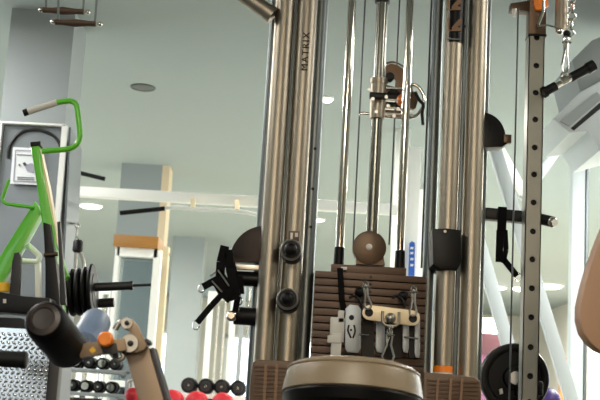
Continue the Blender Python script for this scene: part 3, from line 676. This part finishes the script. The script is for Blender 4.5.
part('foot_grip', lambda bm: (add_tube(bm, [P(-30, 357, 3.0), P(23, 360, 3.0)], m_(8.2, 3), 20), add_lathe(bm, P(22, 360, 3.0), (1, 0, 0), [(0, m_(8.6, 3)), (m_(4, 3), m_(8.6, 3)), (m_(5, 3), m_(7, 3))])), 'rubber', tp)
Yg = 3.5
part('main_upright', lambda bm: (add_prism(bm, pix([(30.5, 146), (39, 145.5), (46, 190), (55, 232), (58, 272), (66, 330), (54, 332), (48, 272), (41, 215), (36, 180)], Yg), .05, bev=.003)), 'green', tp)
part('upright_cap', lambda bm: (add_prism(bm, pix([(30, 142), (40, 141), (40.5, 145.5), (30.5, 146.5)], Yg - .003), .056, bev=.002)), 'rubber', tp)
part('upright_face', lambda bm: (add_prism(bm, pix([(39, 148), (40.5, 149), (48.5, 186), (56.5, 232), (58, 248), (54, 232), (46, 190)], Yg + .01), .04)), 'cream', tp, 'pale side strip')  # cream strip painted for the highlight on the upright's right face
part('slanted_arm', lambda bm: (add_prism(bm, pix([(35, 201), (41.5, 213), (23, 246), (3, 282), (-20, 314), (-28, 306), (-6, 266), (15, 232)], Yg + .06), .05, bev=.003)), 'green', tp)
part('slanted_arm', lambda bm: (add_prism(bm, pix([(54, 240), (60, 252), (68, 276), (64, 280), (54, 262)], Yg + .07), .04, bev=.003)), 'green', tp)
hn = part('handle_tube', lambda bm: add_tube(bm, smoothpath(pix([(42, 151.5), (82, 148), (76, 100), (56, 102.5), (48, 105)], Yg), .055, 6), m_(2.9, Yg), 14), 'green', tp)
part('handle_grip', lambda bm: add_tube(bm, [P(57, 102.5, Yg), P(27, 112, Yg)], m_(3.4, Yg), 16), 'whiteplastic', hn, 'pale silver grip')
part('grip_end', lambda bm: add_tube(bm, [P(28, 111.5, Yg), P(23.5, 113.2, Yg)], m_(3.6, Yg), 16), 'rubber', hn)
part('side_handle', lambda bm: add_tube(bm, smoothpath(pix([(9, 180), (2, 200), (6, 204), (34, 207.5)], Yg + .05), .03), m_(1.9, Yg), 12), 'green', tp)
part('pivot_block', lambda bm: (add_prism(bm, pix([(43, 222), (50, 224), (56, 262), (60, 300), (60, 330), (45, 330), (45, 266)], Yg - .02), .1, bev=.004)), 'black', tp)
part('pivot_pin', lambda bm: add_tube(bm, [P(44, 255, Yg - .03), P(58, 254, Yg - .03)], m_(2, Yg), 12), 'brownsteel', tp)
part('link_plate', lambda bm: (add_prism(bm, pix([(12, 262), (14, 253), (19, 252), (21, 258), (19, 296), (9, 296)], Yg - .04), .02, bev=.002), add_prism(bm, pix([(57, 222), (60, 221), (63, 262), (66, 305), (60, 305), (59, 262)], Yg - .04), .02, bev=.002)), 'taupedark', tp)
part('white_lever', lambda bm: add_tube(bm, smoothpath(pix([(22, 261), (38, 262), (40, 256), (27, 244), (24, 248)], Yg + .15), .02), m_(3, Yg), 12), 'white', tp)
part('white_lever_leg', lambda bm: add_bar(bm, P(38, 262, Yg + .16), P(39, 330, Yg + .16), m_(5, Yg), .03), 'white', tp)
part('cross_beam', lambda bm: (add_prism(bm, pix([(-30, 291), (0, 292), (24, 296), (50, 298), (50, 312), (26, 314), (0, 312), (-30, 312)], Yg - .12), .1, bev=.004), add_prism(bm, pix([(-30, 316), (20, 318), (34, 325), (36, 334), (-30, 330)], Yg - .16), .1, bev=.004)), 'black', tp)
part('yellow_cap', lambda bm: add_tube(bm, [P(4, 283, Yg - .02), P(4, 292, Yg - .02)], m_(6, Yg), 14), 'yellow', tp)
part('beam_mark', lambda bm: add_prism(bm, pix([(3, 299), (6, 299), (6, 303), (3, 303)], Yg - .123), .004), 'whiteplastic', tp)
part('base_frame', lambda bm: (add_box(bm, (P(20, 380, Yg).x, Yg + .1, .03), (.7, 1.0, .06), None, .01), add_bar(bm, P(-14, 315, Yg), V((P(-14, 315, Yg).x, Yg, .04)), .07, .07), add_bar(bm, P(54, 325, Yg + .05), V((P(54, 325, Yg).x, Yg + .05, .04)), .04, .05)), 'black', tp)
# plate horn running to the right, plates edge-on
Yw = 3.75
part('plate_horn', lambda bm: (add_tube(bm, [P(58, 289, Yw), P(133, 285.5, Yw)], m_(4.3, Yw), 18), add_tube(bm, [P(131, 285.5, Yw), P(151, 284.8, Yw)], m_(1.4, Yw), 12), add_lathe(bm, P(130, 285.6, Yw), (1, 0, .05), [(0, m_(4.8, Yw)), (m_(3, Yw), m_(4.8, Yw))])), 'taupedark', tp)
part('plate_horn', lambda bm: add_tube(bm, [P(60, 305, Yw + .1), P(114, 302.5, Yw + .1)], m_(4.8, Yw), 18), 'taupedark', tp)
WL = ['thick black weight plate on the green press, nearest its green upright', 'second black weight plate along the green press horn, beside the thick one', 'middle black weight plate of the five on the green press horn',
      'fourth black weight plate along the green press horn', 'outermost black weight plate on the green press horn, nearest the bare steel end']
proto = None
axd = (P(133, 285.5, Yw) - P(58, 289, Yw)).normalized()
for i, (x, rad, w) in enumerate(((64, 24, 7.5), (73, 24, 5.5), (79.5, 24, 5.5), (86, 25, 5), (92.5, 27.5, 5))):
    c = P(x, 293 - i * .5, Yw); q = m_(1, Yw)
    t = thing('weight_plate', WL[i], 'weight plate', c, 'weight plates')
    part('disc', lambda bm: add_lathe(bm, c - axd * w * q / 2, axd, [(0, rad * q * .6), (w * q * .12, rad * q * .62), (w * q * .0, rad * q * .86), (w * q * .15, rad * q * .97), (w * q * .5, rad * q), (w * q * .85, rad * q * .97), (w * q, rad * q * .86), (w * q * .88, rad * q * .62), (w * q, rad * q * .6)], 40), 'rubber', t)
    part('hub', lambda bm: add_lathe(bm, c - axd * w * q * .56, axd, [(0, 6 * q), (w * q * 1.12, 6 * q)], 20), 'taupedark', t)

# ------------------------------------------------------------------ framed mirror board and poster on the first column
Ym = c1[2] - .12
mb = thing('mirror_board', 'grey reflective board in a white frame behind the green press', 'mirror', (P(35, 380, Ym).x, Ym, 0))
part('mirror_pane', lambda bm: add_prism(bm, pix([(-25, 122), (63, 127), (56, 240), (48, 420), (-45, 414)], Ym), .03), 'dull', mb)
def mbf(bm):
    add_bar(bm, P(65.2, 126, Ym - .02), P(48.5, 330, Ym - .02), m_(5, Ym), .05); add_bar(bm, P(48.5, 330, Ym - .02), V((P(44, 400, Ym).x, Ym - .02, .0)), m_(5, Ym), .05)
    add_bar(bm, P(-25, 121.5, Ym - .02), P(66, 126, Ym - .02), m_(2, Ym), .05)
    add_bar(bm, P(2, 123, Ym - .02), P(-6, 200, Ym - .02), m_(2.5, Ym), .04)
part('frame', mbf, 'white', mb)
part('oval_trim', lambda bm: add_tube(bm, smoothpath(pix([(8, 158), (9, 146), (20, 131), (40, 129), (55, 136), (61, 146), (60, 190), (56, 210)], Ym - .01), .1), m_(1.6, Ym), 10), 'taupedark', mb)
# glass side of the board
gs = single('glass_panel', lambda bm: add_prism(bm, [P(69, 127, Ym), P(80, 150, Ym + .5), V((P(72, 400, Ym + .5).x, Ym + .5, 0)), V((P(60, 400, Ym).x, Ym, 0))], .012, (1, 0, 0)), 'dull', 'narrow pale glass panel standing beside the grey mirror board', 'glass panel')
ps = thing('poster', 'white framed instruction sheet on the grey board behind the green upright', 'poster', P(27, 166, Ym - .03))
part('sheet', lambda bm: add_prism(bm, pix([(13, 147), (42, 148.5), (40, 185), (10, 183.5)], Ym - .03), .008), 'paper', ps)
part('printed_border', lambda bm: [add_bar(bm, P(*a, Ym - .032), P(*b, Ym - .032), m_(.8, Ym), .003) for a, b in (((15.5, 150), (39, 151)), ((39, 151), (37.5, 182)), ((37.5, 182), (13.5, 181)), ((13.5, 181), (15.5, 150)))], 'inkgrey', ps)
part('printed_picture', lambda bm: (add_prism(bm, pix([(24, 165), (32, 163), (36, 167), (34, 173), (27, 171)], Ym - .034), .004)), 'inkgrey', ps)
part('printed_mark', lambda bm: add_prism(bm, pix([(22.5, 163), (25, 162), (27, 165), (24, 166)], Ym - .036), .004), 'ink', ps)
part('printed_dot', lambda bm: add_prism(bm, pix([(18.5, 164), (20, 164), (20, 165.8), (18.5, 165.8)], Ym - .036), .004), 'ink', ps)
for y in (154.5, 177, 179): part('printed_line', lambda bm: add_bar(bm, P(17, y, Ym - .033), P(34, y + .8, Ym - .033), m_(.5, Ym), .003), 'ink', ps)

# rope handle hanging beside the glass
Yr = 6.45
rh = thing('rope_attachment', 'black and silver cable handle hanging from a hook beside the pale glass panel', 'cable handle', P(78, 250, Yr))
part('hook', lambda bm: (add_ring(bm, P(77.5, 226, Yr), (0, 1, 0), m_(2.2, Yr), m_(.8, Yr), 14), add_tube(bm, pix([(77, 228), (76, 236), (80, 241), (74.5, 241), (77, 232)], Yr), m_(.8, Yr), 8)), 'steel', rh)
part('grip', lambda bm: add_lathe(bm, P(78.5, 240, Yr), (0, 0, -1), [(0, m_(3.5, Yr)), (m_(2, Yr), m_(5, Yr)), (m_(11, Yr), m_(5.2, Yr)), (m_(13, Yr), m_(3.5, Yr))], 18), 'rubber', rh)
part('tail', lambda bm: (add_tube(bm, pix([(76, 252), (75, 272)], Yr), m_(1.8, Yr), 10), add_tube(bm, pix([(80, 252), (84, 262), (84, 274)], Yr), m_(1.8, Yr), 10)), 'steel', rh)
part('peg', lambda bm: add_tube(bm, [P(77.7, 223.5, Yr), P(72, 223.5, Yr + .5)], .006, 10), 'steel', rh)

# ------------------------------------------------------------------ white rack with crossbar and pull-up bar
Yk = 8.2
rk = thing('power_rack', 'white power rack with a long crossbar running behind the machines', 'rack', (P(240, 300, Yk).x, Yk, 0))
zk = P(230, 200.5, Yk).z; xl, xr = P(64, 187, Yk).x, P(405, 207, Yk).x
part('crossbar', lambda bm: add_box(bm, ((xl + xr) / 2, Yk, zk), (xr - xl, .07, m_(10.5, Yk)), None, .006), 'white', rk)
part('upright', lambda bm: add_box(bm, (xl + .03, Yk, zk / 2), (.08, .07, zk), None, .006), 'white', rk)
part('upright', lambda bm: add_box(bm, (xr + .05, Yk, 1.25), (.10, .1, 2.5), None, .006), 'white', rk)
pb = part('pull_up_bar', lambda bm: add_tube(bm, smoothpath(pix([(164, 208.5), (177, 207), (193, 209), (237, 211), (256, 214), (275, 220)], Yk - .3), .1), m_(1.9, Yk), 12), 'white', rk)
part('bar_grip', lambda bm: add_tube(bm, pix([(165, 208.5), (120, 213)], Yk - .3), m_(2.3, Yk), 12), 'rubber', pb, 'black grip')
for x, y in ((193, 206), (237, 208)): part('bar_bracket', lambda bm: add_bar(bm, P(x, y - 6, Yk - .05), P(x, y + 3, Yk - .3), .03, .03), 'cream', rk)
part('side_peg', lambda bm: add_tube(bm, pix([(76, 172), (105, 179)], Yk - .1), m_(2.2, Yk), 12), 'rubber', rk, 'black rubber peg')
part('peg_bracket', lambda bm: add_bar(bm, P(76, 172, Yk - .1), P(70, 188, Yk), .03, .03), 'white', rk)

# wood-topped white mirror frame
Yc = 9.4
wm = thing('mirror_cabinet', 'tall white-framed mirror topped with a honey-coloured wooden box', 'mirror', (P(137, 380, Yc).x, Yc, 0))
z1 = P(137, 249, Yc).z; xa_, xb_ = P(118, 255, Yc).x, P(158, 255, Yc).x
part('wooden_top', lambda bm: add_box(bm, ((P(114, 242, Yc).x + P(161, 242, Yc).x) / 2, Yc + .1, z1 + m_(6.2, Yc)), (m_(45, Yc), .4, m_(12, Yc)), None, .01), 'wood', wm)
part('glass', lambda bm: add_box(bm, ((xa_ + xb_) / 2, Yc + .1, z1 / 2), (xb_ - xa_, .02, z1)), 'mirror', wm)
part('frame', lambda bm: (add_box(bm, (xa_, Yc, z1 / 2), (.035, .1, z1)), add_box(bm, (xb_, Yc, z1 / 2), (.06, .1, z1)), add_box(bm, ((xa_ + xb_) / 2, Yc, z1 - .03), (xb_ - xa_, .1, .08)), add_box(bm, ((xa_ + xb_) / 2, Yc, z1 - 1.1), (xb_ - xa_, .06, .05))), 'white', wm)

# plain background machines: white towers with black stacks and seats
def tower(px0, px1, pyt, Y, label, seed, col='white', dark=True):
    random.seed(seed)
    x0, x1 = P(px0, pyt, Y).x, P(px1, pyt, Y).x; z = P((px0 + px1) / 2, pyt, Y).z
    t = thing('cable_tower', label, 'gym machine', ((x0 + x1) / 2, Y, 0))
    for x in (x0, x1): part('upright', lambda bm: add_box(bm, (x, Y, z / 2), (.06, .1, z), None, .006), col, t)
    part('head', lambda bm: add_box(bm, ((x0 + x1) / 2, Y, z), (x1 - x0 + .06, .12, .09), None, .008), col, t)
    for dx in (.35, .65):
        part('guide_rod', lambda bm: add_tube(bm, [(x0 + (x1 - x0) * dx, Y + .05, .3), (x0 + (x1 - x0) * dx, Y + .05, z)], .012, 10), 'chrome', t)
    if dark:
        for k in range(9): part('weight_plate', lambda bm: add_box(bm, ((x0 + x1) / 2, Y + .05, .3 + k * .045), ((x1 - x0) * .7, .12, .038), None, .003), 'rubber', t)
        part('seat_pad', lambda bm: add_box(bm, ((x0 + x1) / 2, Y - .4, .55), (.32, .4, .07), None, .02), 'black', t)
        part('seat_post', lambda bm: add_box(bm, ((x0 + x1) / 2, Y - .4, .27), (.06, .06, .5)), col, t)
    part('base', lambda bm: add_box(bm, ((x0 + x1) / 2, Y - .1, .03), (x1 - x0 + .1, 1.0, .06), None, .01), col, t)
    return t
tower(101, 113, 290, 12.5, 'slim white cable tower standing left of the wood-topped mirror', 1)
tower(211, 234, 296, 13.0, 'white cable tower far back between the pale column and the tube pair', 2)
tower(244, 262, 284, 15.5, 'far white cable tower just left of the tall tubes', 3, 'greyplate')
tower(160, 166, 252, 10.2, 'thin cream tower frame right of the wood-topped mirror', 4, 'cream', False)
tower(86, 97, 300, 15, 'distant white tower left of the slim one', 5)

# dumbbell racks
def dumbbell(name, label, c, r, m, capm, grp, ang=0, full=.2):
    t = thing(name, label, 'dumbbell', c, grp)
    d = V((math.sin(ang), math.cos(ang), .0))
    for k in (0, 1):
        o = V(c) + d * (full * .62 if k else 0)
        h = part('head', lambda bm: add_lathe(bm, o, d, [(0, r * .72), (.006, r * .9), (.02, r), (.06, r), (.075, r * .85)], 28), m, t)
        if not k: part('end_disc', lambda bm: add_lathe(bm, o - d * .001, -d, [(0, r * .66), (.004, r * .6), (.005, .001)], 24), capm, h)
        if not k: part('end_bolt', lambda bm: add_lathe(bm, o - d * .005, -d, [(0, r * .2), (.004, r * .16)], 16), 'chrome', h)
    part('bar', lambda bm: add_tube(bm, [V(c) + d * .05, V(c) + d * (full * .62 + .01)], .016, 12), 'chrome', t)
    return t
Yq = 9.0
rkz = P(205, 393.5, Yq).z; xq0, xq1 = P(150, 390, Yq).x, P(262, 390, Yq).x
dr = thing('dumbbell_rack', 'white dumbbell rack with red and black dumbbells beside the tubes', 'rack', ((xq0 + xq1) / 2, Yq, 0))
for z, yy in ((rkz, 0), (rkz - .55, -.1)):
    part('shelf', lambda bm: add_box(bm, ((xq0 + xq1) / 2, Yq + .12 + yy, z - .02), (xq1 - xq0, .34, .03), None, .005), 'white', dr)
for x in (xq0 + .04, xq1 - .04): part('leg', lambda bm: add_box(bm, (x, Yq + .2, rkz / 2), (.06, .3, rkz), None, .006), 'white', dr)
places = ('leftmost of the four on the white rack by the tubes', 'second from the left on the white rack by the tubes', 'third from the left on the white rack by the tubes', 'rightmost of the four, right beside the tall tubes')
for i, x in enumerate((188.5, 205.5, 221.5, 238)):
    c = P(x, 386.5, Yq); c.z = rkz - .005 + m_(7.8, Yq)
    dumbbell('dumbbell', 'black round-headed dumbbell, ' + places[i], c, m_(7.8, Yq), 'rubber', 'taupedark', 'black dumbbells on the white rack', .0)
zr = P(197, 402, 8.7).z - m_(11, 8.7)
part('shelf', lambda bm: add_box(bm, ((xq0 + xq1) / 2, 8.78, zr - .017), (xq1 - xq0, .3, .03), None, .005), 'white', dr)
for i, x in enumerate((172.5, 197, 223)):
    c = P(x, 402, Yq - .2); 
    dumbbell('dumbbell', ['red dumbbell lowest left in front of the black ones', 'red dumbbell in the middle below the black ones', 'red dumbbell on the right below the black ones'][i], (c.x, 8.7, zr + m_(11, 8.7) - .002), m_(11, 8.7), 'red', 'red', 'red dumbbells on the lower tier', .0, .18)
Yz = 8.0
zz = P(90, 392, Yz).z; x0, x1 = P(58, 392, Yz).x, P(128, 392, Yz).x
d2 = thing('dumbbell_rack', 'grey dumbbell rack behind the leg curl bench at lower left', 'rack', ((x0 + x1) / 2, Yz, 0))
for z in (zz, zz + .16, zz - .3): part('shelf', lambda bm: add_box(bm, ((x0 + x1) / 2, Yz + .15, z - .015), (x1 - x0, .3, .025), None, .004), 'greyplate', d2)
for x in (x0, x1): part('leg', lambda bm: add_box(bm, (x, Yz + .15, (zz + .2) / 2), (.05, .3, zz + .2), None, .005), 'greyplate', d2)
for i in range(4):
    for j in range(2):
        px = 71 + i * 13 + j * 2; rr = m_(6, Yz)
        dumbbell('dumbbell', '%s dumbbell on the %s shelf of the grey rack, %s' % ('chrome-ended' if (i + j) % 2 else 'black', 'upper' if j else 'lower', ('left end', 'second from the left', 'third from the left', 'right end')[i]),
            (P(px, 385, Yz).x, Yz + .03, zz + j * .16 + rr - .002), rr, 'rubber' if i % 2 else 'black', 'chrome' if (i + j) % 2 else 'taupedark', 'dumbbells on the grey rack', .0, .18)
rc = P(133, 395, 7.2)
t = thing('kettlebell', 'red kettlebell low beside the taupe bench upright', 'kettlebell', (rc.x, rc.y, rc.z - .05))
part('bell', lambda bm: add_ball(bm, rc + V((0, 0, -.0)), .05, (1, 1, .95)), 'red', t)
part('handle', lambda bm: add_tube(bm, smoothpath([rc + V((-.03, 0, .03)), rc + V((-.04, 0, .09)), rc + V((.04, 0, .09)), rc + V((.03, 0, .03))], .03), .009, 10), 'steel', t)
st = single('plyo_stand', lambda bm: (add_box(bm, (rc.x, rc.y, (rc.z - .05) - .015), (.3, .3, .03), None, .004), [add_box(bm, (rc.x + a * .12, rc.y + b * .12, (rc.z - .08) / 2), (.03, .03, rc.z - .08)) for a in (-1, 1) for b in (-1, 1)]), 'greyplate', 'small grey stand carrying the red kettlebell', 'stand')

# ------------------------------------------------------------------ right background: white struts, panel, AC
Yv = 7.0
wf = thing('angled_frame', 'white steel machine frame with long slanting struts behind the chrome post', 'gym machine', (P(520, 300, Yv).x, Yv, 0))
def strut(a, b, w, Y, Yb_=None, m='pale'):
    p, q_ = P(*a, Y), P(*b, Yb_ or Y)
    part('strut', lambda bm: add_bar(bm, p, q_, m_(w, Y), .05, (0, 1, 0), .006), m, wf)
strut((489, 130), (572, 402), 13, Yv); strut((474, 225), (512, 360), 13, Yv + .3)
strut((522, 200), (580, 118), 9, Yv + .5)
e0, e1 = P(572, 402, Yv), P(512, 360, Yv + .3)
part('foot', lambda bm: (add_bar(bm, e0, V((e0.x + .12, Yv, .03)), .08, .05), add_bar(bm, e1, V((e1.x + .15, Yv + .3, .03)), .08, .05), add_box(bm, ((e0.x + e1.x) / 2, Yv + .3, .03), (1.0, 1.0, .06), None, .01)), 'white', wf)
part('top_bar', lambda bm: add_bar(bm, P(489, 130, Yv), P(525, 196, Yv + .5), .05, .05), 'white', wf)

wp = thing('glazed_partition', 'pale upright glass partition post at the right beyond the chrome post', 'partition', (P(577, 300, 8.5).x, 8.5, 0))
part('post', lambda bm: add_box(bm, (P(576.5, 250, 8.5).x, 8.5, 1.45), (m_(13, 8.5), .1, 2.9), None, .004), 'pale', wp)
part('edge', lambda bm: add_box(bm, (P(585, 250, 8.5).x, 8.5, 1.45), (m_(3, 8.5), .12, 2.9), None, .004), 'dull', wp)
sg = thing('wall_sign', 'small blue vertical sign with white lettering marks seen between rod and tube', 'sign', P(412, 258, 9.0))
part('board', lambda bm: add_prism(bm, pix([(409.5, 243), (412, 241), (415, 243), (414.5, 276), (408.5, 276)], 8.1), .02), 'blue', sg)
part('lettering', lambda bm: [add_prism(bm, pix([(410.5, y), (413.5, y), (413.3, y + 2), (410.3, y + 2)], 8.09), .01) for y in (247, 252, 258, 264)], 'white', sg)

# pale banner behind the sign
bn = single('white_banner', lambda bm: add_box(bm, (P(421, 250, 8.4).x, 8.4, P(421, 190, 8.4).z / 2), (m_(22, 8.4), .03, P(421, 190, 8.4).z), None, .004), 'white', 'tall plain white board behind the blue sign between the tube pairs', 'board')
bn2 = single('wooden_door_panel', lambda bm: add_box(bm, (P(564, 375, 18).x, 18, P(564, 358, 18).z / 2), (m_(9, 18), .08, P(564, 358, 18).z)), 'wood2', 'narrow orange-brown wooden panel low at the right between struts', 'panel')
lbx = single('light_box', lambda bm: add_box(bm, P(488, 326, 20), (m_(26, 20), .1, m_(15, 20)), None, .01), 'lampfar', 'glowing white rectangular light box above the pink wall', 'light box')
pbx = single('purple_ball', lambda bm: add_ball(bm, P(547, 402, 5.4), m_(14, 5.4)), 'purple', 'purple exercise ball low behind the black weight plate', 'ball')

single('box_stand', lambda bm: add_box(bm, (P(547, 400, 5.4).x, 5.4, P(547, 416, 5.4).z / 2), (.3, .3, P(547, 416, 5.4).z), None, .01), 'column', 'grey box stand under the purple exercise ball', 'stand')
# air conditioner hung under the ceiling at the right
Ya = 6.0
ac = thing('air_conditioner', 'white angled air conditioner hung near the ceiling at upper right', 'air conditioner', P(590, 100, Ya))
part('housing', lambda bm: add_prism(bm, pix([(553, 119), (580, 92), (598, 82), (640, 60), (640, 140), (600, 150), (588, 131), (570, 133)], Ya), .6, bev=.01), 'pale', ac)
part('air_slot', lambda bm: add_prism(bm, pix([(571, 128), (574, 130.5), (606, 104), (604, 99)], Ya - .004), .01), 'dark', ac)
part('flap', lambda bm: add_prism(bm, pix([(560, 121), (570, 126), (603, 98), (597, 92)], Ya - .008), .012), 'column', ac)
part('upper_housing', lambda bm: add_prism(bm, pix([(572, 60), (592, 40), (640, 20), (640, 90), (598, 92), (580, 92)], Ya + .05), .5, bev=.01), 'column', ac)
part('hanger', lambda bm: add_bar(bm, P(620, 60, Ya + .3), V((P(620, 60, Ya + .3).x, Ya + .3, 2.9)), .03, .03), 'steel', ac)

# ------------------------------------------------------------------ world and view
w = bpy.data.worlds.new('world'); bpy.context.scene.world = w; w.use_nodes = True
w.node_tree.nodes['Background'].inputs[0].default_value = (.8, .88, 1, 1); w.node_tree.nodes['Background'].inputs[1].default_value = .6
vs = bpy.context.scene.view_settings
vs.view_transform = 'Standard'; vs.look = 'None'; vs.gamma = 1; vs.exposure = 0.2
bpy.context.scene.cycles.sample_clamp_indirect = 3
bpy.context.scene.cycles.blur_glossy = 1.0
